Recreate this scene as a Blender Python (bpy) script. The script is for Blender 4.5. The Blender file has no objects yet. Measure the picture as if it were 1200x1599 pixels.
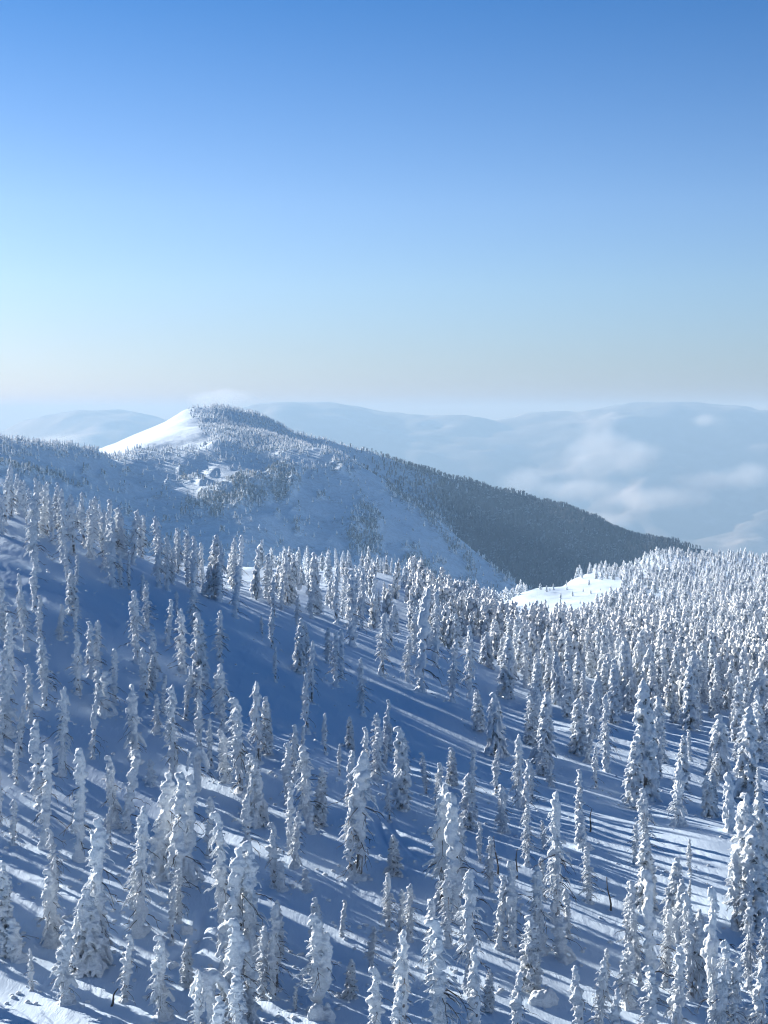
import bpy, math, random
import numpy as np
from mathutils import Vector, noise as mnoise

R = math.radians
random.seed(7)
rs = np.random.RandomState(7)
C = bpy.context.scene.collection
sc = bpy.context.scene
DENSE = 1.0

# ------------------------------------------------------------------ camera
F = 2400.0
HOR = 640.0
PITCH = math.atan((799.5 - HOR) / F)
cam_d = bpy.data.cameras.new('camera')
cam = bpy.data.objects.new('camera', cam_d)
C.objects.link(cam)
cam.location = (0, 0, 0)
cam.rotation_euler = (math.pi / 2 - PITCH, 0, 0)
cam_d.sensor_fit = 'VERTICAL'
cam_d.sensor_height = 24.0
cam_d.lens = 24.0 * F / 1599.0
cam_d.clip_start = 0.5
cam_d.clip_end = 120000.0
sc.camera = cam
CP, SP = math.cos(PITCH), math.sin(PITCH)


def ray(u, v):
    """direction for a pixel of the 1200x1599 photograph, scaled so that y = 1"""
    a, b = (u - 600.0) / F, -(v - 799.5) / F
    y = CP + b * SP
    z = -SP + b * CP
    return a / y, z / y


def P(u, v, Y):
    x, z = ray(u, v)
    return x * Y, Y, z * Y


# ------------------------------------------------------------------ numpy noise
def _hash(ix, iy, seed):
    n = (ix.astype(np.int64) * 374761393 + iy.astype(np.int64) * 668265263 + seed * 1274126177) & 0xFFFFFFFF
    n = ((n ^ (n >> 13)) * 1274126177) & 0xFFFFFFFF
    n = n ^ (n >> 16)
    return (n & 0xFFFF) / 65535.0 * 2 * math.pi


def perlin(x, y, seed=0):
    x = np.asarray(x, float); y = np.asarray(y, float)
    x0 = np.floor(x); y0 = np.floor(y)
    fx = x - x0; fy = y - y0
    sx = fx * fx * fx * (fx * (fx * 6 - 15) + 10); sy = fy * fy * fy * (fy * (fy * 6 - 15) + 10)

    def g(dx, dy):
        a = _hash(x0 + dx, y0 + dy, seed)
        return np.cos(a) * (fx - dx) + np.sin(a) * (fy - dy)
    a = g(0, 0) * (1 - sx) + g(1, 0) * sx
    b = g(0, 1) * (1 - sx) + g(1, 1) * sx
    return (a * (1 - sy) + b * sy) * 1.41


def fbm(x, y, octv=4, seed=0, gain=.5):
    s = 0; a = 1.0
    for k in range(octv):
        s = s + a * perlin(x * 2 ** k + 17.3 * k, y * 2 ** k - 9.1 * k, seed + k)
        a *= gain
    return s


def ridged(x, y, octv=4, seed=0):
    s = 0; a = 1.0
    for k in range(octv):
        s = s + a * (1 - 2 * np.abs(perlin(x * 2 ** k + 7.7 * k, y * 2 ** k + 3.1 * k, seed + k)))
        a *= .5
    return s


def smooth(a, b, x):
    t = np.clip((x - a) / (b - a), 0, 1)
    return t * t * (3 - 2 * t)


# ------------------------------------------------------------------ mesh helpers
def raw_mesh(name, V, Fc, smooth_=True):
    """V (n,3); Fc: list of (m,k) int arrays"""
    me = bpy.data.meshes.new(name)
    V = np.asarray(V, np.float32)
    if isinstance(Fc, np.ndarray):
        Fc = [Fc]
    Fc = [np.asarray(f, np.int32) for f in Fc if len(f)]
    nl = sum(f.size for f in Fc); nf = sum(len(f) for f in Fc)
    me.vertices.add(len(V)); me.vertices.foreach_set('co', V.ravel())
    me.loops.add(nl); me.loops.foreach_set('vertex_index', np.concatenate([f.ravel() for f in Fc]))
    me.polygons.add(nf)
    st = []; o = 0
    for f in Fc:
        st.append(o + np.arange(len(f)) * f.shape[1]); o += f.size
    me.polygons.foreach_set('loop_start', np.concatenate(st).astype(np.int32))
    if smooth_:
        me.polygons.foreach_set('use_smooth', np.ones(nf, bool))
    me.update(calc_edges=True)
    me.validate()
    return me


def link(name, me, mat=None, parent=None):
    o = bpy.data.objects.new(name, me)
    C.objects.link(o)
    if mat is not None:
        me.materials.clear(); me.materials.append(mat)
    if parent is not None:
        o.parent = parent
    return o


def grid_faces(nr, nc):
    i = np.arange(nr - 1)[:, None] * nc + np.arange(nc - 1)[None, :]
    i = i.ravel()
    return np.stack([i, i + 1, i + nc + 1, i + nc], 1)


class Parts:
    """collects closed shapes, then gives one mesh"""
    def __init__(self):
        self.V = []; self.T = []; self.n = 0

    def add(self, V, T):
        V = np.asarray(V, float)
        self.V.append(V); self.T.append(np.asarray(T) + self.n); self.n += len(V)

    def arrays(self):
        return np.concatenate(self.V), np.concatenate(self.T)


def ico(sub):
    import bmesh
    bm = bmesh.new()
    bmesh.ops.create_icosphere(bm, subdivisions=sub, radius=1.0)
    V = np.array([v.co[:] for v in bm.verts]); T = np.array([[v.index for v in f.verts] for f in bm.faces])
    bm.free()
    return V, T


ICO1, ICO2 = ico(1), ico(2)


def blob(pt, c, r, rx=0, ry=0, rz=0, base=None):
    V, T = base or ICO2
    V = V * np.asarray(r)
    for ax, a in ((0, rx), (1, ry), (2, rz)):
        if a:
            cs, sn = math.cos(a), math.sin(a)
            i, j = [(1, 2), (2, 0), (0, 1)][ax]
            W = V.copy(); W[:, i] = V[:, i] * cs - V[:, j] * sn; W[:, j] = V[:, i] * sn + V[:, j] * cs
            V = W
    pt.add(V + np.asarray(c), T)


def tube(pt, pts, rad, n=7):
    """closed tapering tube through pts, triangles only"""
    pts = np.asarray(pts, float); rad = np.asarray(rad, float)
    m = len(pts)
    tg = np.gradient(pts, axis=0)
    tg /= np.linalg.norm(tg, axis=1)[:, None] + 1e-9
    V = []
    ref = np.array([0, 0, 1.0]) if abs(tg[0][2]) < .8 else np.array([1.0, 0, 0])
    for k in range(m):
        a = np.cross(tg[k], ref); a /= np.linalg.norm(a) + 1e-9
        b = np.cross(tg[k], a)
        th = np.arange(n) * 2 * math.pi / n
        V.append(pts[k] + rad[k] * (np.cos(th)[:, None] * a + np.sin(th)[:, None] * b))
    V.append(pts[:1] - tg[0] * rad[0] * .6); V.append(pts[-1:] + tg[-1] * rad[-1] * .6)
    V = np.concatenate(V)
    T = []
    for k in range(m - 1):
        for j in range(n):
            a, b = k * n + j, k * n + (j + 1) % n
            T += [[a, a + n, b], [b, a + n, b + n]]
    for j in range(n):
        T += [[m * n, j, (j + 1) % n], [m * n + 1, (m - 1) * n + (j + 1) % n, (m - 1) * n + j]]
    T = np.array(T)
    pt.add(V, T)


def voxel_mesh(pt, vox, name, amp=.03, scale=5.0, seed=0, extra=None):
    """melts overlapping lumps into one crusted skin and roughens it"""
    V, T = pt.arrays()
    me = raw_mesh(name, V, T)
    o = bpy.data.objects.new('melt', me); C.objects.link(o)
    md = o.modifiers.new('r', 'REMESH'); md.mode = 'VOXEL'; md.voxel_size = vox; md.adaptivity = 0
    dg = bpy.context.evaluated_depsgraph_get()
    m2 = bpy.data.meshes.new_from_object(o.evaluated_get(dg))
    bpy.data.objects.remove(o); bpy.data.meshes.remove(me)
    n = len(m2.vertices)
    co = np.empty(n * 3, np.float32); m2.vertices.foreach_get('co', co); co = co.reshape(-1, 3)
    no = np.empty(n * 3, np.float32); m2.vertices.foreach_get('normal', no); no = no.reshape(-1, 3)
    q = co.astype(float) * scale + seed * 3.1
    d = 0
    for kk, am in ((1.0, .75), (2.1, .45), (4.3, .14)):
        d = d + am * (perlin(q[:, 0] * kk, q[:, 1] * kk + q[:, 2] * kk * .6, 1) + perlin(q[:, 1] * kk, q[:, 2] * kk, 2) + perlin(q[:, 2] * kk, q[:, 0] * kk, 3))
    co = co + no * (amp * d)[:, None]
    nf = len(m2.polygons)
    li = np.empty(len(m2.loops), np.int32); m2.loops.foreach_get('vertex_index', li)
    lt = np.empty(nf, np.int32); m2.polygons.foreach_get('loop_total', lt)
    ls = np.empty(nf, np.int32); m2.polygons.foreach_get('loop_start', ls)
    faces = []
    for k in (3, 4):
        idx = ls[lt == k]
        if len(idx):
            faces.append(li[idx[:, None] + np.arange(k)])
    bpy.data.meshes.remove(m2)
    if extra is not None and extra.n:
        EV, ET = extra.arrays()
        faces.append(ET + len(co)); co = np.concatenate([co, EV])
    return raw_mesh(name, co, faces)


# ------------------------------------------------------------------ materials
def new_mat(name):
    m = bpy.data.materials.new(name); m.use_nodes = True
    nt = m.node_tree; b = nt.nodes['Principled BSDF']
    return m, nt, b


def N(nt, t, **kw):
    n = nt.nodes.new(t)
    for k, v in kw.items():
        setattr(n, k, v)
    return n


def noise_node(nt, scale, detail=4, rough=.55, vec=None):
    n = N(nt, 'ShaderNodeTexNoise'); n.inputs['Scale'].default_value = scale
    n.inputs['Detail'].default_value = detail; n.inputs['Roughness'].default_value = rough
    if vec is not None:
        nt.links.new(vec, n.inputs['Vector'])
    return n


def ramp(nt, fac, stops):
    r = N(nt, 'ShaderNodeValToRGB')
    el = r.color_ramp.elements
    while len(el) > 1:
        el.remove(el[-1])
    el[0].position = stops[0][0]; el[0].color = (*stops[0][1], 1)
    for p, c in stops[1:]:
        e = el.new(p); e.color = (*c, 1)
    nt.links.new(fac, r.inputs[0])
    return r


def mapping(nt, scale, rotz=0, coord='Object'):
    tc = N(nt, 'ShaderNodeTexCoord'); mp = N(nt, 'ShaderNodeMapping')
    mp.inputs['Scale'].default_value = scale; mp.inputs['Rotation'].default_value = (0, 0, rotz)
    nt.links.new(tc.outputs[coord], mp.inputs['Vector'])
    return mp.outputs[0]


SNOW = (.68, .80, .92)


def mat_ground():
    m, nt, b = new_mat('wind_packed_snow')
    v = mapping(nt, (1.0, .22, 1.0), R(-47))
    n1 = noise_node(nt, 2.6, 6, .62, v)
    v2 = mapping(nt, (1, 1, 1))
    n2 = noise_node(nt, .35, 3, .5, v2)
    n3 = noise_node(nt, 11.0, 3, .6, v)
    mx = N(nt, 'ShaderNodeMath', operation='MULTIPLY'); nt.links.new(n1.outputs[0], mx.inputs[0])
    rr = ramp(nt, n2.outputs[0], [(.35, (.25,) * 3), (.65, (1,) * 3)]); nt.links.new(rr.outputs[0], mx.inputs[1])
    ad = N(nt, 'ShaderNodeMath', operation='MULTIPLY_ADD'); nt.links.new(n3.outputs[0], ad.inputs[0]); ad.inputs[1].default_value = .18
    nt.links.new(mx.outputs[0], ad.inputs[2])
    bp = N(nt, 'ShaderNodeBump'); bp.inputs['Strength'].default_value = .45; bp.inputs['Distance'].default_value = .18
    nt.links.new(ad.outputs[0], bp.inputs['Height']); nt.links.new(bp.outputs[0], b.inputs['Normal'])
    cr = ramp(nt, n2.outputs[0], [(.3, (.64, .77, .90)), (.7, SNOW)])
    nt.links.new(cr.outputs[0], b.inputs['Base Color'])
    b.inputs['Roughness'].default_value = .62
    b.inputs['Specular IOR Level'].default_value = .25
    return m


def mat_rime(name='rime_ice', dark=0.0, col=(.84, .88, .91)):
    m, nt, b = new_mat(name)
    v = mapping(nt, (1, 1, 1.9))
    n1 = noise_node(nt, 9.0, 5, .65, v)
    n2 = noise_node(nt, 2.2, 4, .6, v)
    bp = N(nt, 'ShaderNodeBump'); bp.inputs['Strength'].default_value = .8; bp.inputs['Distance'].default_value = .12
    nt.links.new(n1.outputs[0], bp.inputs['Height']); nt.links.new(bp.outputs[0], b.inputs['Normal'])
    lo = tuple(c * .88 for c in col)
    base = ramp(nt, n1.outputs[0], [(.35, lo), (.6, col)])
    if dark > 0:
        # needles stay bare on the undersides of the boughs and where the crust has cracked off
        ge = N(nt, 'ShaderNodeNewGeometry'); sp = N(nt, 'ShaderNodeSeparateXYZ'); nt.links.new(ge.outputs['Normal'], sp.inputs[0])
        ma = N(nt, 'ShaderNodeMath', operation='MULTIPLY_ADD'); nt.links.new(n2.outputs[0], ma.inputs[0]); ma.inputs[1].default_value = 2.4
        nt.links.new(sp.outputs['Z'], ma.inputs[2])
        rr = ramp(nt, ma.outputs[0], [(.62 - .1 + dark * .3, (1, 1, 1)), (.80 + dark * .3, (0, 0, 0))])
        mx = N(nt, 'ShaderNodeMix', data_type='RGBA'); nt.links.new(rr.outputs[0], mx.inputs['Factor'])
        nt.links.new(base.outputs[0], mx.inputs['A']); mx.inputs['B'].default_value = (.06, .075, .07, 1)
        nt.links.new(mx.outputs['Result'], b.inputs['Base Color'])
    else:
        nt.links.new(base.outputs[0], b.inputs['Base Color'])
    b.inputs['Roughness'].default_value = .7
    b.inputs['Specular IOR Level'].default_value = .2
    return m


def mat_plain(name, c1, c2, scale=6, rough=.85, bump=.3):
    m, nt, b = new_mat(name)
    n = noise_node(nt, scale, 4, .6, mapping(nt, (1, 1, .4)))
    r = ramp(nt, n.outputs[0], [(.38, c1), (.62, c2)])
    nt.links.new(r.outputs[0], b.inputs['Base Color'])
    b.inputs['Roughness'].default_value = rough
    bp = N(nt, 'ShaderNodeBump'); bp.inputs['Strength'].default_value = bump; bp.inputs['Distance'].default_value = .03
    nt.links.new(n.outputs[0], bp.inputs['Height']); nt.links.new(bp.outputs[0], b.inputs['Normal'])
    return m


M_ground = mat_ground()
M_rime = mat_rime('rime_ice', 0, (.83, .885, .93))
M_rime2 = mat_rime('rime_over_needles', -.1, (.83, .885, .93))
M_wood = mat_plain('dead_wood', (.045, .038, .034), (.13, .11, .10))
M_bark = mat_plain('rimed_bark', (.10, .09, .085), (.62, .65, .68), 4)
M_needle = mat_plain('fir_needles', (.10, .12, .125), (.62, .66, .69), 7)
M_farwhite = mat_rime('far_rime', -.05, (.84, .87, .90))


# ------------------------------------------------------------------ near snow slope
YS = np.array([60, 80, 100, 130, 160, 200, 260, 350, 480, 600, 700, 850], float)
TAB = {
    -900: [1580, 1240, 985, 800, 720, 715, 760, None],
    -500: [1585, 1245, 990, 800, 730, 725, 765, None],
    -250: [1588, 1255, 1000, 812, 752, 748, 790, None],
    0: [1590, 1275, 1035, 838, 782, 782, 815, None],
    150: [1592, 1285, 1070, 890, 848, 848, 875, None],
    300: [1595, 1300, 1110, 952, 905, 893, 908, None],
    450: [1600, 1312, 1142, 1005, 942, 910, 898, 925, None],
    600: [1610, 1332, 1182, 1050, 990, 948, 912, 915, None],
    700: [1618, 1345, 1202, 1080, 1020, 980, 948, 938, 955, None],
    800: [1630, 1360, 1222, 1112, 1052, 1012, 985, 966, 950, 948, None],
    900: [1640, 1375, 1240, 1128, 1068, 1028, 998, 972, 938, 915, 912, None],
    1000: [1650, 1390, 1260, 1146, 1086, 1042, 1006, 970, 932, 905, 892, 891],
    1100: [1660, 1400, 1275, 1159, 1096, 1049, 1008, 970, 934, 906, 890, 882],
    1200: [1670, 1410, 1290, 1172, 1106, 1056, 1010, 970, 936, 909, 893, 885],
    1600: [1690, 1440, 1310, 1190, 1120, 1066, 1018, 972, 934, 904, 890, 884],
    2300: [1700, 1460, 1330, 1200, 1130, 1070, 1020, 974, 936, 906, 892, 884],
}
cols = sorted(TAB)
NT, NY = 1150, 1100
U_ = np.linspace(-900, 2300, NT)
LY = np.linspace(math.log(9), math.log(1500), NY)
Yg = np.exp(LY)
keyY = np.concatenate([[9, 20, 38], YS, [1000, 1250, 1500]])
Z = np.zeros((len(cols), len(keyY)))
for i, c in enumerate(cols):
    row = TAB[c]
    zz = []
    for k, yy in enumerate(YS):
        if k < len(row) and row[k] is not None:
            zz.append(P(600, row[k], yy)[2])
        else:
            zz.append(zz[-1] - (yy - YS[k - 1]) * (.42 if len(zz) < 14 else .5))
    last = zz[-1]
    z60 = zz[0]
    pre = [z60 + 15.5, z60 + 11.5, z60 + 5.5]
    post = [last - 60, last - 180, last - 330]
    Z[i] = pre + zz + post


def pchip_like(xk, yk, x):
    """monotone-ish cubic hermite"""
    h = np.diff(xk); d = np.diff(yk) / h
    m = np.zeros(len(xk)); m[1:-1] = (d[:-1] * h[1:] + d[1:] * h[:-1]) / (h[1:] + h[:-1]); m[0] = d[0]; m[-1] = d[-1]
    i = np.clip(np.searchsorted(xk, x) - 1, 0, len(xk) - 2)
    t = (x - xk[i]) / h[i]
    return (yk[i] * (1 + 2 * t) * (1 - t) ** 2 + m[i] * h[i] * t * (1 - t) ** 2 + yk[i + 1] * t * t * (3 - 2 * t) + m[i + 1] * h[i] * t * t * (t - 1))


mid = np.array([pchip_like(np.log(keyY), Z[i], LY) for i in range(len(cols))])      # (cols, NY)
ZG = np.array([pchip_like(np.array(cols, float), mid[:, k], U_) for k in range(NY)])  # (NY, NT)
# soften
for _ in range(6):
    ZG[:, 1:-1] = (ZG[:, :-2] + 2 * ZG[:, 1:-1] + ZG[:, 2:]) / 4
    ZG[1:-1] = (ZG[:-2] + 2 * ZG[1:-1] + ZG[2:]) / 4
TX = (U_ - 600) / F
XG = Yg[:, None] * TX[None, :]
YG = np.repeat(Yg[:, None], NT, 1)
# wind drifts run down the slope, away from the sun
ca, sa = math.cos(R(-47)), math.sin(R(-47))
A_ = XG * ca + YG * sa; B_ = -XG * sa + YG * ca
fade = np.clip(YG / 60, .3, 1)
ZG = ZG + 1.0 * fbm(XG / 42, YG / 42, 2, 11) * smooth(30, 90, YG)
ZG = ZG + .34 * fbm(A_ / 16, B_ / 7, 3, 3)
ZG = ZG + .07 * ridged(A_ / 3.4, B_ / 1.3, 3, 5) * smooth(-.35, .5, fbm(XG / 15, YG / 15, 2, 9)) * smooth(420, 200, YG)


def groove(pts, width, depth):
    """a track pressed into the snow, from photo pixels"""
    global ZG
    wp = []
    for (u, v) in pts:
        x, z = ray(u, v)
        g = ZG[:, int((x - TX[0]) / (TX[1] - TX[0]))]
        k = np.argmax((z * Yg < g) & (Yg > 40)); wp.append((x * Yg[k], Yg[k]))
    x_lo = min(p[0] for p in wp) - 2; x_hi = max(p[0] for p in wp) + 2; y_lo = min(p[1] for p in wp) - 2; y_hi = max(p[1] for p in wp) + 2
    sel = np.where((XG > x_lo) & (XG < x_hi) & (YG > y_lo) & (YG < y_hi))
    px, py = XG[sel], YG[sel]; dd = np.full(px.shape, 1e9)
    for (ax, ay), (bx, by) in zip(wp[:-1], wp[1:]):
        l2 = (bx - ax) ** 2 + (by - ay) ** 2 + 1e-9
        t = np.clip(((px - ax) * (bx - ax) + (py - ay) * (by - ay)) / l2, 0, 1)
        dd = np.minimum(dd, np.hypot(px - ax - t * (bx - ax), py - ay - t * (by - ay)))
    ZG[sel] += -depth * np.exp(-(dd / width) ** 2) + depth * .4 * np.exp(-((dd - 1.9 * width) / width) ** 2)


groove([(590, 1288), (606, 1318), (626, 1342), (652, 1358), (684, 1366)], .22, .16)
groove([(608, 1288), (626, 1314), (648, 1336), (676, 1350)], .22, .14)
groove([(318, 1428), (316, 1452), (306, 1484), (280, 1492), (268, 1500)], .25, .18)
groove([(60, 915), (110, 932), (150, 958), (176, 975)], .4, .2)


def ground_z(x, y):
    t = x / y
    fi = (np.log(y) - LY[0]) / (LY[1] - LY[0]); fj = (t - TX[0]) / (TX[1] - TX[0])
    i = int(min(max(fi, 0), NY - 2)); j = int(min(max(fj, 0), NT - 2))
    a, b = fi - i, fj - j
    return float((ZG[i, j] * (1 - b) + ZG[i, j + 1] * b) * (1 - a) + (ZG[i + 1, j] * (1 - b) + ZG[i + 1, j + 1] * b) * a)


YR = np.exp(np.linspace(math.log(35), math.log(1100), 1500))


def hit(u, v):
    """first point of the slope met by the sight line through a photo pixel"""
    x, z = ray(u, v)
    fj = np.clip((x - TX[0]) / (TX[1] - TX[0]), 0, NT - 2); j = int(fj); b = fj - j
    col = ZG[:, j] * (1 - b) + ZG[:, j + 1] * b
    g = np.interp(np.log(YR), LY, col)
    below = z * YR < g
    k = np.argmax(below)
    if not below[k] or k == 0:
        return None
    y = YR[k]
    return x * y, y, float(g[k])


def project(x, y, z):
    xc = x; yc = y * SP + z * CP; zc = y * CP - z * SP
    return 600 + F * xc / zc, 799.5 - F * yc / zc


def visible(x, y, z):
    n = 40
    ys = np.linspace(40, y * .985, n)
    t = x / y
    j = int(np.clip((t - TX[0]) / (TX[1] - TX[0]), 0, NT - 1))
    g = np.interp(np.log(ys), LY, ZG[:, j])
    return bool(np.all(g < z / y * ys))


# ------------------------------------------------------------------ rime tree variants
def path_pt(path, z):
    zs = path[:, 2]
    return np.array([np.interp(z, zs, path[:, 0]), np.interp(z, zs, path[:, 1]), z])


def wind_angle(rng, spread=1.0):
    return math.pi + rng.normal(0, spread)          # rime grows towards the wind, -x


def make_path(rng, H, lean):
    n = 9
    z = np.linspace(-.6, H, n)
    t = np.clip(z / H, 0, 1)
    x = lean * t ** 1.6 * H + np.cumsum(rng.normal(0, .022, n)) * 1.2
    y = np.cumsum(rng.normal(0, .02, n))
    return np.stack([x, y, z], 1)


def rimed_spray(rng, pt, base, ang, L, r, droop, twigs=3, up=.15):
    m = 6
    t = np.linspace(0, 1, m)
    wig = rng.normal(0, .05, (m, 3)) * L
    d = np.array([math.cos(ang), math.sin(ang), 0])
    pts = base + d * (t * L)[:, None] + np.array([0, 0, 1.0]) * (up * t * L - droop * t ** 2 * L)[:, None] + wig * t[:, None]
    rad = r * (1.1 - .65 * t) * (1 + rng.uniform(-.3, .35, m))
    tube(pt, pts, rad, 6)
    for _ in range(twigs):
        k = rng.randint(1, m - 1)
        a2 = ang + rng.choice([-1, 1]) * rng.uniform(.4, 1.1)
        l2 = L * rng.uniform(.25, .5)
        q = np.linspace(0, 1, 4)
        d2 = np.array([math.cos(a2), math.sin(a2), 0])
        p2 = pts[k] + d2 * (q * l2)[:, None] + np.array([0, 0, 1.0]) * (.1 * q * l2 - (droop + .2) * q ** 2 * l2)[:, None]
        tube(pt, p2, r * np.array([.75, .7, .55, .35]) * (1 + rng.uniform(-.2, .3, 4)), 5)


def bare_branch_mesh(rng, base, ang, L, droop, r=.024):
    pt = Parts()
    m = 7
    t = np.linspace(0, 1, m)
    d = np.array([math.cos(ang), math.sin(ang), 0])
    pts = base + d * (t * L)[:, None] + np.array([0, 0, 1.0]) * (.05 * t * L - droop * t ** 2 * L)[:, None] + rng.normal(0, .035, (m, 3)) * L * t[:, None]
    tube(pt, pts, r * (1.1 - .8 * t), 5)
    for _ in range(rng.randint(2, 5)):
        k = rng.randint(2, m)
        a2 = ang + rng.choice([-1, 1]) * rng.uniform(.3, .9)
        l2 = L * rng.uniform(.2, .45)
        q = np.linspace(0, 1, 3)
        p2 = pts[k] + np.array([math.cos(a2), math.sin(a2), 0]) * (q * l2)[:, None] - np.array([0, 0, 1.0]) * (q ** 2 * l2 * rng.uniform(.2, .9))[:, None]
        tube(pt, p2, r * np.array([.6, .45, .2]), 4)
    V, T = pt.arrays()
    return raw_mesh('branch', V, T)


def core_with_lumps(rng, pt, path, H, r0, r1, z0=.15, hook=0.0, lumpiness=1.0):
    zs = np.arange(z0, H * .97, .15)
    kind = rng.randint(3); ph = rng.uniform(0, 6.28); fq = rng.uniform(7, 13)
    shank = rng.uniform(.12, .34)
    for i, z in enumerate(zs):
        t = z / H
        r = (r0 * (1 - t) + r1 * t) * rng.uniform(.72, 1.25) * (1 + .26 * math.sin(fq * t + ph))
        if kind == 0:
            r *= .55 + .45 * min(1, max(0, (t - shank) / .1)) + .25 * math.exp(-((t - .62) / .2) ** 2)
        elif kind == 1:
            r *= .8 + .35 * math.exp(-((t - .8) / .12) ** 2)
        c = path_pt(path, z)
        c[0] += rng.normal(0, .05) * lumpiness; c[1] += rng.normal(0, .05) * lumpiness
        blob(pt, c, (r, r * rng.uniform(.85, 1.1), .17), rng.uniform(-.25, .25), rng.uniform(-.3, .3), rng.uniform(0, 3))
        for _ in range(rng.randint(2, 5)):
            a = wind_angle(rng, 1.3)
            off = r * rng.uniform(.65, 1.25)
            rr = (rng.uniform(.05, .13) if rng.rand() < .8 else rng.uniform(.15, .26)) * lumpiness
            blob(pt, c + np.array([math.cos(a) * off, math.sin(a) * off, rng.uniform(-.08, .08)]), (rr * 1.15, rr, rr * rng.uniform(.6, 1.0)), rng.uniform(-.4, .4), rng.uniform(-.5, .5), a)
    for k in range(6):
        blob(pt, (math.cos(k) * r0 * .7, math.sin(k) * r0 * .7, .04), (r0 * 1.1, r0 * 1.1, .2))
    # windward shrimp tails
    n = int(H * 3.6 * lumpiness)
    for _ in range(n):
        z = rng.uniform(.22, .97) * H
        t = z / H
        r = r0 * (1 - t) + r1 * t
        c = path_pt(path, z); a = wind_angle(rng, .75)
        L = rng.uniform(.14, .5) * (1.15 - .4 * t)
        q = np.linspace(0, 1, 5)
        d = np.array([math.cos(a), math.sin(a), 0])
        pts = c + d * (r * .6 + q * L)[:, None] + np.array([0, 0, 1.0]) * (.25 * L * np.sin(q * 2.2) - .55 * L * q ** 2)[:, None]
        tube(pt, pts, np.array([.10, .09, .08, .085, .06]) * rng.uniform(.55, 1.3), 6)
    top = path_pt(path, H * .97)
    if hook > 0:
        q = np.linspace(0, 1, 6)
        a = wind_angle(rng, .35)
        d = np.array([math.cos(a), math.sin(a), 0])
        pts = top + d * (hook * q ** 1.5 * .6)[:, None] + np.array([0, 0, 1.0]) * (.32 * np.sin(q * 2.4))[:, None]
        tube(pt, pts, np.array([.16, .16, .15, .14, .13, .12]) * rng.uniform(.9, 1.2), 7)
        blob(pt, pts[-1], (.17, .16, .14))
    else:
        blob(pt, top + np.array([0, 0, .05]), (r1 * 1.0, r1 * .95, .2))


VAR = {}


def finish(kind, H, crown_me, trunk_pts, trunk_r, branches, crown_mat, look):
    tp = Parts(); tube(tp, trunk_pts, trunk_r, 8)
    V, T = tp.arrays()
    VAR.setdefault(kind, []).append(dict(H=H, crown=crown_me, trunk=raw_mesh('trunk', V, T), branches=branches, mat=crown_mat, look=look))


def var_column(seed, H=4.6, r0=.34, r1=.17, lean=0.0, hook=0.0, sprays=0, span=.7, nb=2, bush=0, twin=False, look=''):
    rng = np.random.RandomState(seed)
    path = make_path(rng, H, lean)
    pt = Parts()
    core_with_lumps(rng, pt, path, H, r0, r1, .12, hook)
    thin = Parts()
    for _ in range(sprays):
        z = rng.uniform(.28, .9) * H
        a = rng.uniform(0, 6.28) if rng.rand() < .45 else wind_angle(rng, .8)
        L = span * rng.uniform(.55, 1.25) * (1.25 - .75 * z / H)
        rimed_spray(rng, pt if rng.rand() < .35 else thin, path_pt(path, z), a, L + r0 * .6, rng.uniform(.04, .075), rng.uniform(.25, .8), rng.randint(1, 4))
    if twin:
        hz = H * rng.uniform(.72, .85); sx = rng.choice([-1, 1]) * rng.uniform(.42, .6)
        p2 = path.copy(); p2[:, 2] *= hz / H; p2[:, 0] += sx * np.clip(p2[:, 2] / hz * 2, 0, 1); p2[:, 1] += .15
        core_with_lumps(rng, pt, p2, hz, r0 * .75, r1 * .8, hz * .25, hook * .6)
    for _ in range(bush):
        a = rng.uniform(0, 6.28); z = rng.uniform(.1, .42) * H
        L = rng.uniform(.5, .95)
        q = np.linspace(0, 1, 5); d = np.array([math.cos(a), math.sin(a), 0])
        pts = path_pt(path, z) + d * (q * L)[:, None] - np.array([0, 0, 1.0]) * (.9 * L * q ** 2)[:, None]
        tube(pt, pts, np.array([.13, .14, .14, .13, .1]) * rng.uniform(.8, 1.3), 6)
    for _ in range(int(H * 9)):
        z = rng.uniform(.1, .98) * H; a = rng.uniform(0, 6.28) if rng.rand() < .45 else wind_angle(rng, .9)
        t = z / H; r = r0 * (1 - t) + r1 * t
        rimed_spray(rng, thin, path_pt(path, z), a, r + rng.uniform(.06, .32) * (1.2 - .5 * t), rng.uniform(.022, .045), rng.uniform(-.1, .7), rng.randint(0, 3))
    me = voxel_mesh(pt, .055, 'crown', .04, 4.5, seed, thin)
    br = []
    for _ in range(nb):
        z = rng.uniform(.12, .7) * H
        a = rng.uniform(0, 6.28) if rng.rand() < .55 else rng.normal(0, .7)
        br.append(bare_branch_mesh(rng, path_pt(path, z), a, rng.uniform(.7, 1.45), rng.uniform(.2, .8)))
    k = path.copy()
    finish(look, H, me, k, np.linspace(.17, .05, len(k)), br, M_rime, look)


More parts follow.
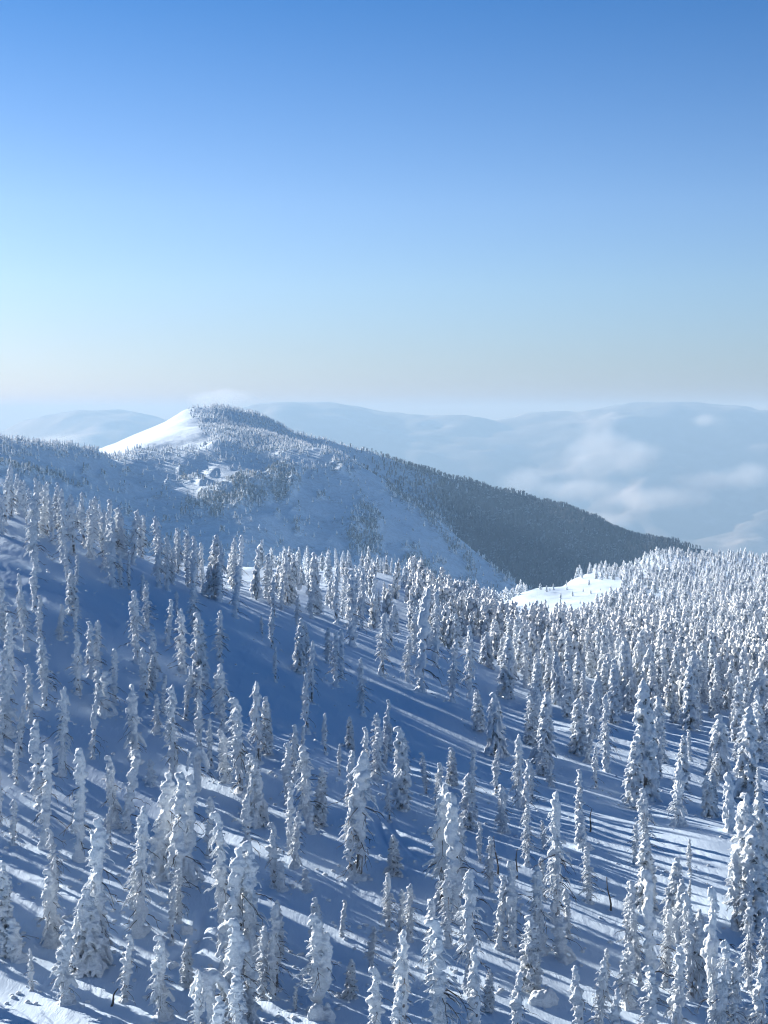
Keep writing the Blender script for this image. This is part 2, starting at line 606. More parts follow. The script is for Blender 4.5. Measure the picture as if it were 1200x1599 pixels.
def var_fir(seed, H=5.0, W=1.0, look='fir', droop=.7, fill=1.0, hook=0.0, thick=1.0, mat=None):
    """broad fir whose drooping boughs carry separate rime lobes, needles showing in the gaps"""
    rng = np.random.RandomState(seed)
    path = make_path(rng, H, rng.normal(0, .015))
    pt = Parts(); nd = Parts(); thin = Parts()
    core_with_lumps(rng, pt, path, H, .22, .13, H * .45, hook, .9)
    n = int(84 * fill * H / 5)
    for i in range(n):
        t = (i + rng.uniform(0, 1)) / n
        z = H * (.08 + .88 * t)
        a = i * 2.4 + rng.normal(0, .35)
        w = W * (1 - t) ** .55 * rng.uniform(.7, 1.2) + .16
        windy = .18 * max(0, math.cos(a - math.pi))
        L = w * (1 + windy)
        q = np.linspace(0, 1, 5); d = np.array([math.cos(a), math.sin(a), 0])
        up = np.array([0, 0, 1.0])
        c = path_pt(path, z)
        pts = c + d * (q * L)[:, None] + up * (.18 * q * L - droop * q ** 2 * L)[:, None] + rng.normal(0, .04, (5, 3))
        r = rng.uniform(.05, .105) * thick
        tube(pt, pts, r * np.array([.8, 1.0, 1.2, 1.35, 1.1]), 6)
        if rng.rand() < .7:
            s = d * L * rng.uniform(.55, .95)
            blob(pt, c + s + up * (.18 * .8 * L - droop * .6 * L), (r * 1.9, r * 1.5, r * 1.2), 0, .5, a)
        for _ in range(3):
            a2 = a + rng.choice([-1, 1]) * rng.uniform(.4, .9); k = rng.randint(1, 4)
            d2 = np.array([math.cos(a2), math.sin(a2), 0]); l2 = L * rng.uniform(.3, .5)
            p2 = pts[k] + d2 * (np.linspace(0, 1, 3) * l2)[:, None] - up * (np.linspace(0, 1, 3) ** 2 * l2 * (droop + .2))[:, None]
            tube(pt, p2, r * np.array([.8, .85, .7]), 5)
        # needles hanging below each bough
        for _ in range(3):
            k = rng.uniform(.3, 1.0); a3 = a + rng.normal(0, .8)
            rimed_spray(rng, thin, c + d * (k * L) + up * (.18 * k * L - droop * k * k * L), a3, rng.uniform(.12, .34), rng.uniform(.02, .04), rng.uniform(.2, 1.1), 1)
        for _ in range(2):
            k = rng.uniform(.1, .7)
            p = c + d * (k * L) + up * (.18 * k * L - droop * k * k * L) + rng.normal(0, .07, 3) - up * rng.uniform(.08, .28)
            e = rng.uniform(.12, .3)
            v = np.array([[0, 0, 0], [e, .05, -.1], [.05, e, -.14], [-.06, .02, -e]]) * rng.uniform(.7, 1.2)
            cs, sn = math.cos(rng.uniform(0, 6)), math.sin(rng.uniform(0, 6))
            nn = math.hypot(cs, sn) + 1e-6; cs /= nn; sn /= nn
            v = np.stack([v[:, 0] * cs - v[:, 1] * sn, v[:, 0] * sn + v[:, 1] * cs, v[:, 2]], 1)
            nd.add(p + v, [[0, 1, 2], [0, 2, 3], [0, 3, 1], [1, 3, 2]])
    me = voxel_mesh(pt, .062, 'crown', .045, 4.2, seed, thin)
    V, T = nd.arrays()
    ndm = raw_mesh('needles', V, T, False)
    k = path.copy()
    finish(look, H, me, k, np.linspace(.16, .04, len(k)), [], mat or M_rime2, look)
    VAR[look][-1]['needles'] = ndm


def var_arch(seed, look='arch'):
    """a young fir bowed over by its load"""
    rng = np.random.RandomState(seed)
    pt = Parts()
    H = 2.2
    path = make_path(rng, H, -.03)
    for z in np.arange(.1, H * .85, .16):
        c = path_pt(path, z)
        blob(pt, c, (rng.uniform(.2, .3), rng.uniform(.2, .28), .16), 0, rng.uniform(-.2, .2), rng.uniform(0, 3))
    for i in range(9):
        a = i * .7 + rng.normal(0, .2)
        L = rng.uniform(.5, .95)
        q = np.linspace(0, 1, 6); d = np.array([math.cos(a), math.sin(a), 0])
        pts = path_pt(path, H * .86) + d * (q * L)[:, None] + np.array([0, 0, 1.0]) * (.3 * np.sin(q * 1.6) - 1.25 * q ** 2 * L)[:, None]
        tube(pt, pts, np.array([.2, .2, .17, .14, .12, .1]) * rng.uniform(.7, 1.15), 7)
    blob(pt, path_pt(path, H * .9), (.45, .4, .24))
    me = voxel_mesh(pt, .06, 'crown', .035, 5.5, seed)
    br = [bare_branch_mesh(rng, path_pt(path, H * rng.uniform(.3, .6)), rng.normal(0, .9), rng.uniform(.6, 1.0), .6) for _ in range(3)]
    finish(look, H, me, path, np.linspace(.13, .05, len(path)), br, M_rime, look)


for s in (11, 12, 13, 14):
    var_column(s, 4.8, .23, .15, [0, .03, -.03, .05][s - 11], [0, .5, .3, .6][s - 11], 8, .45, 5, look='slim')
for s in range(21, 29):
    var_column(s, 5.2, .26, .16, [0, .02, -.05, .03, 0, .06, -.02, .03][s - 21], [.4, 0, .6, 0, .3, .7, 0, .5][s - 21], 46, .75, 10, look='spray')
for s in (31, 32, 33):
    var_column(s, 4.6, .42, .27, [-.02, .05, .02][s - 31], [.6, .3, .7][s - 31], 18, .7, 7, bush=8, look='stout')
for s in (41, 42):
    var_column(s, 4.8, .30, .15, 0, .4, 26, .85, 4, twin=True, look='twin')
for s, w in ((51, .56), (52, .66), (53, .48), (54, .6), (55, .52)):
    var_fir(s, 5.2, w, 'fir', hook=[.3, .3, .5, 0, .6][s - 51])
for s in (61, 62):
    var_fir(s, 4.6, .85, 'broad', .95, 1.2, .4, 1.15)
var_arch(71); var_arch(72)
for s in (81, 82):
    var_column(s, 2.0, .32, .2, .03, .4, 4, .4, 1, bush=3, look='stub')


# ------------------------------------------------------------------ tree placement
def tag(o, label=None, cat=None, group=None, kind=None):
    if label: o['label'] = label
    if cat: o['category'] = cat
    if group: o['group'] = group
    if kind: o['kind'] = kind
    return o


def empty(name, loc):
    o = bpy.data.objects.new(name, None); C.objects.link(o)
    o.location = loc; o.empty_display_size = .3
    return o


PLACED = []      # dict(u, v, x, y, z, h, look, root, name)
rp = random.Random(5)


def place(look, x, y, z, h, name=None, vi=None, rot=None, u=None, v=None, wide=1.0):
    vs = VAR[look]
    var = vs[rp.randrange(len(vs)) if vi is None else vi % len(vs)]
    s = h / var['H']
    name = name or ('snowy_fir' if look in ('fir', 'broad') else 'rime_tree')
    root = empty(name, (x, y, z - .06))
    root.rotation_euler = (rp.gauss(0, .035), rp.gauss(.01, .05), rp.uniform(-.9, .9) if rot is None else rot)
    w = s ** .75 * wide * (rp.uniform(.8, 1.1) if look in ('fir', 'broad', 'arch') else rp.uniform(.66, .96))
    root.scale = (w, w, s)
    o = link('crown', var['crown'], None, root)
    if not var['crown'].materials:
        var['crown'].materials.append(var['mat'])
    o = link('trunk', var['trunk'], None, root)
    if not var['trunk'].materials:
        var['trunk'].materials.append(M_bark)
    if var.get('needles') is not None:
        if not var['needles'].materials:
            var['needles'].materials.append(M_needle)
        link('needles', var['needles'], None, root)
    for b in var['branches']:
        if not b.materials:
            b.materials.append(M_wood)
        link('branch', b, None, root)
    if u is None:
        u, v = project(x, y, z)
    PLACED.append(dict(u=u, v=v, x=x, y=y, z=z, h=h, look=look, root=root))
    return root


# (u, top v, base v, look) read off the photograph
L_ = """
12 903 1012 spray;42 917 1018 spray;62 932 1002 slim;95 945 1000 stout;118 950 995 slim;121 988 1085 slim
72 997 1107 spray;15 1035 1150 stout;97 1072 1210 spray;32 1100 1182 slim;180 1015 1102 slim;163 1057 1116 stub
215 925 1036 spray;145 1095 1187 slim;212 1075 1190 stout;255 1055 1115 slim;272 1072 1215 spray;285 950 1052 spray
290 1043 1125 slim;263 938 1006 slim;277 924 962 slim;315 960 1076 fir;343 955 1032 spray;350 1040 1142 spray
338 1053 1120 slim;376 1095 1240 spray;357 1140 1222 stout;310 1165 1236 arch;62 1130 1262 slim;70 1168 1324 slim
126 1172 1345 slim;180 1183 1292 stout;196 1177 1300 slim;234 1190 1228 stub;250 1212 1372 stout;275 1215 1402 slim
292 1217 1378 stout;150 1285 1500 stout;140 1388 1516 broad;104 1450 1566 stout;217 1262 1462 spray;268 1386 1476 slim
350 1275 1470 spray;393 1320 1512 stout;370 1440 1605 stout;305 1515 1625 slim;336 1508 1612 arch;374 1518 1640 stout
4 1350 1492 fir;2 1085 1180 spray;428 1287 1386 slim;441 1350 1390 stub;478 1368 1394 stub;432 1412 1546 spray
430 1462 1562 slim;495 1425 1578 twin;462 1540 1580 slim;607 1364 1452 spray;626 1390 1460 slim;590 1515 1640 slim
632 1450 1632 slim;675 1408 1532 slim;688 1440 1640 spray;690 1222 1420 spray;716 1245 1440 slim;735 1355 1552 spray
748 1480 1640 slim;780 1370 1482 slim;797 1372 1470 slim;560 1172 1370 spray;485 1165 1302 spray;425 948 1012 slim
410 960 992 slim;468 968 1052 fir;487 1000 1100 spray;480 1050 1146 slim;525 990 1072 spray;535 985 1060 slim
567 1030 1118 spray;601 1095 1168 slim;405 1063 1192 spray;418 1090 1180 fir;508 1113 1178 slim;472 1135 1190 slim
450 1163 1258 slim;530 1160 1212 slim;546 1175 1262 slim;575 1138 1237 slim;628 1137 1266 fir;690 1220 1300 slim
597 957 1056 spray;636 995 1064 spray;656 925 1080 slim;681 923 1042 spray;706 1000 1096 spray;735 980 1092 spray
750 1078 1142 fir;776 1085 1180 broad;790 1000 1090 fir;812 1145 1262 spray;818 1190 1285 slim;850 1085 1196 fir
886 1035 1122 fir;835 1030 1110 fir;948 1085 1206 spray;1010 1062 1250 fir;990 1150 1262 fir;1031 1150 1215 slim;1066 1150 1232 fir
1062 1195 1290 stout;1122 1120 1216 broad;1110 1213 1276 broad;1168 1110 1250 fir;1187 1200 1275 spray;912 1270 1326 stub
870 1240 1442 spray;890 1390 1466 slim;845 1350 1490 spray;805 1350 1490 slim;1012 1235 1342 spray;993 1285 1352 spray
985 1380 1502 spray;980 1475 1572 stout;1020 1362 1562 slim;1056 1375 1472 stout;1080 1400 1562 spray;1116 1400 1610 slim
1127 1475 1640 spray;912 1505 1632 slim;936 1500 1628 spray;946 1478 1560 slim;1057 1485 1620 stout;1022 1512 1650 spray
1168 1245 1422 fir;1178 1290 1452 fir;1170 1410 1542 spray;1192 1435 1552 spray;805 1515 1640 slim;548 1245 1372 slim
27 742 802 slim;33 765 806 stub;55 750 842 slim;64 755 838 spray;74 752 836 slim;58 782 892 spray;95 763 852 spray;99 783 882 spray
106 852 912 slim;121 868 914 slim;131 768 852 slim;116 772 868 spray;148 775 842 spray;141 800 872 stout;171 783 862 slim;161 802 872 spray
176 812 916 spray;168 815 892 stout;190 860 917 slim;202 866 920 slim;184 793 866 spray;196 796 872 stout;208 796 882 spray;222 808 872 spray
247 806 882 spray;248 836 917 spray;262 838 922 spray;277 830 882 slim;293 830 902 spray;298 862 912 slim;8 730 820 slim;18 745 808 spray;3 770 835 spray;42 765 818 slim;84 775 850 slim
300 840 930 slim;318 850 925 slim;332 838 935 fir;343 855 940 spray;367 840 920 spray;368 885 965 slim;375 838 915 slim
402 860 930 slim;417 865 935 spray;450 870 945 spray;440 910 952 slim;495 865 960 fir;487 905 965 spray;525 885 975 slim
550 895 1010 spray;565 890 985 spray;585 900 975 slim;1143 1220 1300 stub
0 1200 1290 slim;22 1250 1320 slim;160 1040 1120 slim;50 1040 1130 slim;230 1010 1100 slim;20 960 1060 slim;310 1040 1130 spray
330 1120 1200 slim;390 1180 1280 fir;400 1190 1290 broad;30 1440 1500 stub;165 1400 1500 stout;640 1380 1470 spray
700 1360 1480 spray;720 1280 1400 spray;880 1440 1500 stub;1000 1420 1540 spray;1040 1420 1540 spray;1095 1440 1560 stout
1010 1310 1420 fir;1150 1330 1450 spray;1195 1240 1400 fir;1140 1500 1640 spray;960 1540 1650 slim;1190 1500 1640 spray
360 1330 1520 stout;410 1450 1560 spray;395 1500 1600 stout;500 1200 1290 fir;340 1560 1690 stout;620 1540 1660 slim
1080 1040 1140 fir;1150 1060 1160 fir;1190 1090 1190 fir;1030 1090 1190 fir;960 1040 1130 fir;905 1090 1180 fir;925 1060 1150 fir
""".replace('\n', ';').split(';')
for e in L_:
    e = e.split()
    if len(e) < 4:
        continue
    u, vt, vb, look = float(e[0]), float(e[1]), float(e[2]), e[3]
    h3 = hit(u, vb)
    if h3 is None:
        continue
    x, y, z = h3
    # exact height: from base to the sight line through the top
    zt = ray(u, vt)[1] * y
    place(look, x, y, z, min(max(zt - z, 1.0), 9.5), u=u, v=vb)

occupied = [(p['x'], p['y']) for p in PLACED]
n_listed = len(PLACED)


def free(x, y, d):
    for a, b in occupied:
        if abs(a - x) < d and abs(b - y) < d and (a - x) ** 2 + (b - y) ** 2 < d * d:
            return False
    return True


# trees along and just behind the crest of the slope, and up-sun of the picture (their shadows fall into it)
cand = 0
n_fill = 0
tries = 0
while n_fill < 120 and tries < 20000:
    tries += 1
    y = rp.uniform(118, 330); u = rp.uniform(-40, 860)
    x = y * (u - 600) / F
    if not free(x, y, 1.5):
        continue
    z = ground_z(x, y)
    pu, pv = project(x, y, z)
    if not (-20 < pu < 800):
        continue
    crest = np.interp(pu, [0, 150, 300, 450, 600, 700, 800], [800, 868, 922, 965, 1010, 1030, 1050])
    if pv > crest + 8:
        continue
    if not visible(x, y, z + 2.5):
        continue
    if pu < 430 and y > 185: continue
    look = rp.choice(['slim', 'spray', 'stout', 'spray', 'fir', 'twin', 'spray']) if pu < 450 else rp.choice(['fir', 'fir', 'spray', 'broad', 'slim'])
    place(look, x, y, z, rp.uniform(2.5, 4.5), u=pu, v=pv)
    occupied.append((x, y)); n_fill += 1
# younger and smaller trees in the gaps of the open slope
n_gap = 0; tries = 0
while n_gap < 92 and tries < 9000:
    tries += 1
    u = rp.uniform(-15, 1215); v = rp.uniform(900, 1590)
    if (float(perlin(np.array([u / 90]), np.array([v / 70]), 44)[0]) > .38): continue
    if 560 < u < 760 and 1050 < v < 1140: continue
    if 1010 < u < 1150 and 1275 < v < 1360: continue
    if v < np.interp(u, [0, 300, 600, 800, 1200], [860, 960, 1030, 1130, 1180]): continue
    h3 = hit(u, v)
    if h3 is None or not free(h3[0], h3[1], 1.9): continue
    place(rp.choice(['slim', 'spray', 'spray', 'slim', 'stout', 'fir']), *h3, rp.uniform(1.6, 3.4) * (1.15 if v < 1200 else 1), u=u, v=v)
    occupied.append(h3[:2]); n_gap += 1
n_off = 0
tries = 0
while n_off < 34 and tries < 4000:
    tries += 1
    if n_off % 2: y = rp.uniform(60, 100); x = rp.uniform(-38, -13)
    else: y = rp.uniform(60, 170); x = rp.uniform(-60, -8)
    z = ground_z(x, y)
    pu, pv = project(x, y, z)
    if not (-420 < pu < -15) or not free(x, y, 2.6):
        continue
    place(rp.choice(['slim', 'spray', 'stout', 'fir']), x, y, z, rp.uniform(3.5, 5.2), u=pu, v=pv)
    occupied.append((x, y)); n_off += 1
print('listed', n_listed, 'crest', n_fill, 'off', n_off)

DESC = dict(slim='slim knobbly rime column', spray='feathery rime-covered tree', stout='stout rime-caked tree',
            twin='twin-topped rime tree', fir='pointed snow-laden fir', broad='broad skirted snow-laden fir',
            arch='low bowed rime tree', stub='short stubby rime tree', small='small snow-laden fir', hummock='small round-topped snowy fir')
ORD = 'first second third fourth fifth sixth seventh eighth ninth tenth eleventh twelfth thirteenth fourteenth fifteenth sixteenth seventeenth eighteenth nineteenth twentieth'.split()
ROWS = [(1560, 'cut by the bottom edge'), (1480, 'above the bottom edge'), (1400, 'low on the slope'), (1320, 'on the lower slope'),
        (1250, 'below mid-slope'), (1180, 'at mid-slope'), (1110, 'above mid-slope'), (1050, 'high on the slope'), (1000, 'well up the slope'), (950, 'near the crest'), (910, 'on the crest'), (0, 'along the skyline crest')]
ROWS_F = [(1110, 'where the forest begins'), (1085, 'in the front forest ranks'), (1060, 'behind the front forest ranks'), (1035, 'in the middle forest'), (1010, 'deeper in the forest'), (980, 'far into the forest'), (0, 'high in the forest')]
ROWS_H = [(960, 'in front of the wooded hummock'), (940, 'low on the wooded hummock'), (920, 'amid the wooded hummock'), (900, 'high on the wooded hummock'), (0, 'atop the wooded hummock')]
COLS = ['at the left edge', 'far left', 'left', 'left of centre', 'centre-left', 'centre-right', 'right of centre', 'right', 'far right', 'at the right edge']


def label_all(things, rows):
    zones = {}
    for p in things:
        row = next(nm for lim, nm in rows if p['v'] >= lim)
        zones.setdefault((p['look'], row, COLS[int(min(max(p['u'] / 120, 0), 9))]), []).append(p)
    for (look, row, colm), ps in zones.items():
        ps.sort(key=lambda p: (p['u'], p['v']))
        for k, p in enumerate(ps):
            if len(ps) == 1:
                t = '%s, the only one %s, %s' % (DESC[look], row, colm)
            elif k == len(ps) - 1 and k > 0:
                t = '%s, rightmost such %s, %s' % (DESC[look], row, colm)
            else:
                t = '%s, %s from left %s, %s' % (DESC[look], ORD[min(k, 19)], row, colm)
            fir = look in ('fir', 'broad', 'small', 'hummock')
            tag(p['root'], t, 'fir tree' if fir else 'tree', 'firs in the forest beyond the slope' if p.get('forest') else 'rime-covered trees scattered over the slope')


inside = [p for p in PLACED if -30 < p['u'] < 1230]
label_all(inside, ROWS)
for p in PLACED:
    if not (-30 < p['u'] < 1230):
        tag(p['root'], 'rime-crusted tree standing outside the left edge of the view', 'tree', 'rime-covered trees outside the view')



# dead poles and snow-buried lumps between the trees
for (u, vt, vb, du, lab) in ((778, 1303, 1366, -8, 'thin bare leaning pole of a dead sapling, centre-right on the lower slope'),
                             (807, 1322, 1372, 0, 'dark straight broken pole poking above a slim rime column, centre-right'),
                             (954, 1368, 1424, -8, 'bent dark stem of a dead sapling, right on the shaded snow'),
                             (174, 1541, 1573, 11, 'short dark twig leaning out of shadow near the bottom left'),
                             (922, 1262, 1300, 1, 'dark pointed dead tip beside a stubby rime tree, right of centre'),
                             (56, 1150, 1172, 8, 'small dark twig between rime columns near the left edge')):
    h3 = hit(u, vb)
    x, y, z = h3
    H = max((vb - vt) / F * y, .4)
    pt = Parts(); r0 = .05
    dx = du / F * y
    zz = np.linspace(0, 1, 6)
    tube(pt, np.stack([dx * zz ** 1.5 + .04 * np.sin(zz * 7), .05 * np.sin(zz * 5), H * zz], 1), r0 * (1.2 - .8 * zz), 6)
    for k in range(3):
        q = zz[2 + k]; a = k * 2.2
        b0 = np.array([dx * q ** 1.5, 0, H * q])
        tube(pt, [b0, b0 + np.array([math.cos(a), math.sin(a), .3]) * H * .14], [.022, .01], 4)
    V, T = pt.arrays()
    o = link('dead_sapling', raw_mesh('dead_sapling', V, T), M_wood); o.location = (x, y, z - .05)
    tag(o, lab, 'dead sapling', 'dead saplings')
rm_ = np.random.RandomState(9)
for (u, v, wpx, hpx, lab) in ((850, 1572, 46, 24, 'rounded snow-buried lump at the bottom, right of centre'),
                              (838, 1566, 22, 16, 'small bright snow lump joined to a larger one, bottom right of centre'),
                              (292, 1458, 22, 12, 'little snow clod beside the rime columns, lower left'),
                              (270, 1512, 18, 10, 'snow-capped clod in sunlight above the bottom edge, left'),
                              (1165, 1592, 34, 22, 'dark-sided snow lump at the bottom right corner'),
                              (505, 1592, 44, 26, 'bulging snow lump cut by the bottom edge, left of centre'),
                              (345, 1600, 40, 24, 'round snow lump at the foot of the bowed rime tree')):
    h3 = hit(u, v)
    x, y, z = h3
    w_ = wpx / F * y / 2; hh = hpx / F * y
    pt = Parts()
    for k in range(9):
        blob(pt, (rm_.uniform(-.7, .7) * w_, rm_.uniform(-.4, .4) * w_, hh * .15), (w_ * rm_.uniform(.3, .6), w_ * rm_.uniform(.3, .6), hh * rm_.uniform(.5, .95)))
    o = link('snow_mound', voxel_mesh(pt, .05, 'snow_mound', .05, 3.0, 5), M_rime); o.location = (x, y, z)
    tag(o, lab, 'snow mound', 'snow-buried lumps on the slope')

# clods blown and dropped from the trees
cl = Parts(); ln_ = np.random.RandomState(21)
for p in PLACED:
    if p['y'] > 130: continue
    for _ in range(ln_.randint(3, 9)):
        a = ln_.uniform(0, 6.28); d = abs(ln_.normal(0, 1.1)) + .35
        x = p['x'] + math.cos(a) * d; y = p['y'] + math.sin(a) * d; r = ln_.uniform(.04, .13)
        blob(cl, (x, y, ground_z(x, y) + r * .2), (r * 1.3, r, r * .8), 0, 0, a, (ICO1[0] + ln_.normal(0, .12, ICO1[0].shape), ICO1[1]))
V, T = cl.arrays()
tag(link('snow_clods', raw_mesh('snow_clods', V, T), M_rime), 'small rime crumbs littering the snow beneath the trees', 'snow clods', kind='stuff')

# ------------------------------------------------------------------ forest of small firs on the far side of the saddle
def small_fir(seed, n=18, base=ICO1):
    rng = np.random.RandomState(seed)
    pt = Parts(); dk = Parts()
    H = 4.6
    W = rng.uniform(.8, 1.25)
    lean = rng.normal(0, .06)
    for i in range(n):
        t = (i + .5) / n
        a = i * 2.4 + rng.normal(0, .4)
        w = W * (1 - t) ** .6 * rng.uniform(.55, 1.05)
        z = H * (.1 + .9 * t)
        r = .44 * (1 - .4 * t) * rng.uniform(.7, 1.3)
        blob(pt, (math.cos(a) * w + lean * z, math.sin(a) * w, z), (r * .9, r * .75, r * rng.uniform(.8, 1.5)), 0, rng.uniform(.2, .9), a, base)
    blob(pt, (lean * H, 0, H * 1.0), (.15, .15, .42), 0, rng.uniform(-.4, .4), 0, base)
    blob(dk, (lean * H * .4, 0, H * .42), (W * .62, W * .62, H * .45), 0, 0, 0, ICO1)
    V, T = pt.arrays()
    V = V + rng.normal(0, .05, V.shape)
    d, t2 = dk.arrays()
    return V, T, d, t2


SF = [small_fir(100 + k) for k in range(10)]
SFM = []
for V, T, d, t2 in SF:
    a = raw_mesh('crown', V, T); a.materials.append(M_farwhite)
    b = raw_mesh('needles', d, t2); b.materials.append(M_needle)
    SFM.append((a, b))


def in_clearing(u, v):
    # bright open snow on the brow, and the small lane beside it
    if 775 < u < 972:
        top = np.interp(u, [775, 830, 870, 965], [955, 926, 912, 912])
        bot = np.interp(u, [775, 830, 870, 905, 940, 968], [990, 980, 976, 968, 952, 938])
        if top - 6 < v < bot:
            return True
    return 1010 < u < 1036 and 928 < v < 948


pts = []
cell = {}
tries = 0
while tries < 190000 and len(pts) < 6500:
    tries += 1
    ly = rp.uniform(math.log(95), math.log(900)); y = math.exp(ly)
    u = rp.uniform(640, 1900)
    x = y * (u - 600) / F
    dmin = np.interp(y, [150, 250, 500, 900], [2.4, 2.5, 3.2, 4.2])
    key = (int(x // 4), int(y // 4))
    ok = True
    for i in (-1, 0, 1):
        for j in (-1, 0, 1):
            for (a, b) in cell.get((key[0] + i, key[1] + j), ()):
                if (a - x) ** 2 + (b - y) ** 2 < dmin * dmin:
                    ok = False
    if not ok:
        continue
    z = ground_z(x, y)
    pu, pv = project(x, y, z)
    if pu > 1880 or pv < 800:
        continue
    # lower edge of the closed forest
    edge = np.interp(pu, [640, 760, 800, 860, 930, 1000, 1100, 1200, 1300, 1600], [975, 1010, 1075, 1100, 1120, 1125, 1135, 1150, 1190, 1300])
    if pv > edge:
        continue
    if pv > edge - 40 and rp.random() < .35:
        continue
    if in_clearing(pu, pv):
        if rp.random() > .02: continue
    if not visible(x, y, z + 3.0) or not free(x, y, 1.6):
        continue
    # open pockets
    if float(perlin(np.array([x / 24]), np.array([y / 30]), 77)[0]) > .4 and rp.random() < .85:
        continue
    cell.setdefault(key, []).append((x, y))
    pts.append((x, y, z, pu, pv, rp.uniform(2.3, 4.9) * (1 + .4 * float(perlin(np.array([x / 17]), np.array([y / 22]), 88)[0])) * (.5 if in_clearing(pu, pv) else 1)))
pts.sort(key=lambda p: p[1] + (5000 if p[3] > 1215 else 0))
print('forest', len(pts), [sum(1 for o in bpy.data.objects if o.parent is None and o.name.startswith(k)) for k in ('rime_tree', 'snowy_fir')])
N_IND = 150
FP = []
# thick stand on the hummock behind the crest of the slope
n_h = 0; tries = 0
while n_h < 80 and tries < 20000:
    tries += 1
    y = rp.uniform(150, 300); u = rp.uniform(330, 720); x = y * (u - 600) / F
    if not free(x, y, 1.7): continue
    z = ground_z(x, y); pu, pv = project(x, y, z)
    if pv > np.interp(pu, [300, 450, 600, 720], [935, 962, 1000, 1030]) or not visible(x, y, z + 2.5): continue
    h = rp.uniform(2.6, 4.6); s_ = h / 4.6
    a, b = SFM[rp.randrange(10)]
    r_ = empty('snowy_fir', (x, y, z - .15)); r_.rotation_euler = (0, rp.gauss(0, .05), rp.uniform(0, 6.28)); r_.scale = (s_ * .85, s_ * .85, s_)
    link('crown', a, None, r_); link('needles', b, None, r_)
    occupied.append((x, y)); n_h += 1
    FP.append(dict(u=pu, v=pv, look='hummock', root=r_, forest=1))
for k, (x, y, z, pu, pv, h) in enumerate(pts[:N_IND]):
    s = h / 4.6
    if y < 235 and rp.random() < .75:
        look = rp.choice(['fir', 'fir', 'broad', 'spray'])
        r_ = place(look, x, y, z, h * 1.1, name='snowy_fir', u=pu, v=pv)
        fp = PLACED.pop()
        fp['forest'] = 1
    else:
        a, b = SFM[rp.randrange(10)]
        r_ = empty('snowy_fir', (x, y, z - .15))
        r_.rotation_euler = (0, 0, rp.uniform(0, 6.28)); r_.scale = (s * 1.05, s * 1.05, s)
        link('crown', a, None, r_); link('needles', b, None, r_)
        fp = dict(u=pu, v=pv, look='small', root=r_, forest=1)
    FP.append(fp)
label_all([p for p in FP if p['look'] != 'hummock'], ROWS_F)
label_all([p for p in FP if p['look'] == 'hummock'], ROWS_H)


def scatter_mass(name, spots, mats, source, label, cat='forest', zs=-.2):
    """thousands of tiny trees as one mass"""
    Vs, Ts, Ms = [], [], []; n = 0
    rng = np.random.RandomState(len(spots))
    for (x, y, z, h) in spots:
        V, T, d, t2 = source[rng.randint(len(source))]
        s = h / 4.6; a = rng.uniform(0, 6.28); cs, sn = math.cos(a), math.sin(a)
        for k, (VV, TT) in enumerate(((V, T), (d, t2))):
            if VV is None: continue
            W = np.stack([VV[:, 0] * cs - VV[:, 1] * sn, VV[:, 0] * sn + VV[:, 1] * cs, VV[:, 2]], 1) * s * np.array([1.1, 1.1, 1])
            Vs.append(W + np.array([x, y, z + zs])); Ts.append(TT + n); Ms.append(np.full(len(TT), k)); n += len(VV)
    me = raw_mesh(name, np.concatenate(Vs), np.concatenate(Ts))
    for m in mats: me.materials.append(m)
    me.polygons.foreach_set('material_index', np.concatenate(Ms).astype(np.int32))
    o = link(name, me)
    tag(o, label, cat, kind='stuff')
    return o


scatter_mass('forest', [(x, y, z, h) for (x, y, z, _, _, h) in pts[N_IND:]], [M_farwhite, M_needle], SF,
             'dense snow-laden fir forest covering the broad plateau on the right')

slope = link('snow_slope', raw_mesh('snow_slope', np.stack([XG.ravel(), YG.ravel(), ZG.ravel()], 1), grid_faces(NY, NT)), M_ground)
tag(slope, 'wind-packed snow slope streaked with long tree shadows', 'snow slope', kind='structure')

# ------------------------------------------------------------------ the summit across the valley
MP = """
-500 672 1250;-250 676 1250;-100 680 1250;0 686 1250;60 694 1270;110 699 1300;150 702 1330
288 642 1710
300 652 1620;315 666 1540;325 680 1470;332 692 1420
340 638 1760;370 641 1780;400 646 1790;430 658 1800;450 670 1805;500 688 1815
345 655 1660;365 672 1600;400 680 1590;440 686 1610;470 697 1600
200 712 1390;250 706 1410;320 701 1420;390 697 1440;440 698 1440;480 702 1430
520 712 1420;560 728 1410;600 752 1395;640 785 1380;680 818 1365;720 850 1350;770 885 1330;820 915 1310;850 932 1295;900 970 1270
""".replace('\n', ';').split(';')
C3 = []
for e in MP:
    e = e.split()
    if len(e) == 3:
        u, v, Y = map(float, e); C3.append(P(u, v, Y))
CU = [-500, 0, 60, 110, 150, 200, 250, 320, 390, 480, 520, 560, 600, 640, 680, 720, 770, 820, 850, 900]
CV = [672, 686, 694, 699, 702, 712, 706, 701, 697, 702, 712, 728, 752, 785, 818, 850, 885, 915, 932, 970]
CY = [1250, 1250, 1270, 1300, 1330, 1390, 1410, 1420, 1440, 1430, 1420, 1410, 1395, 1380, 1365, 1350, 1330, 1310, 1295, 1270]
for u in (-500, -250, 0, 90, 180, 270, 340, 410, 480, 540, 600, 660, 720, 780):
    vc = np.interp(u, CU, CV); yc = np.interp(u, CU, CY)
    for dv in (22, 60, 105, 160, 230, 330):
        k = 1.9 if u < 480 else 1.45
        bulge = (18 * math.sin(u / 47.0 + dv / 60) + 10 * math.sin(u / 23.0)) * (dv / 400)
        if vc + dv > 1010: continue
        C3.append(P(u, vc + dv, yc - dv * k + bulge))
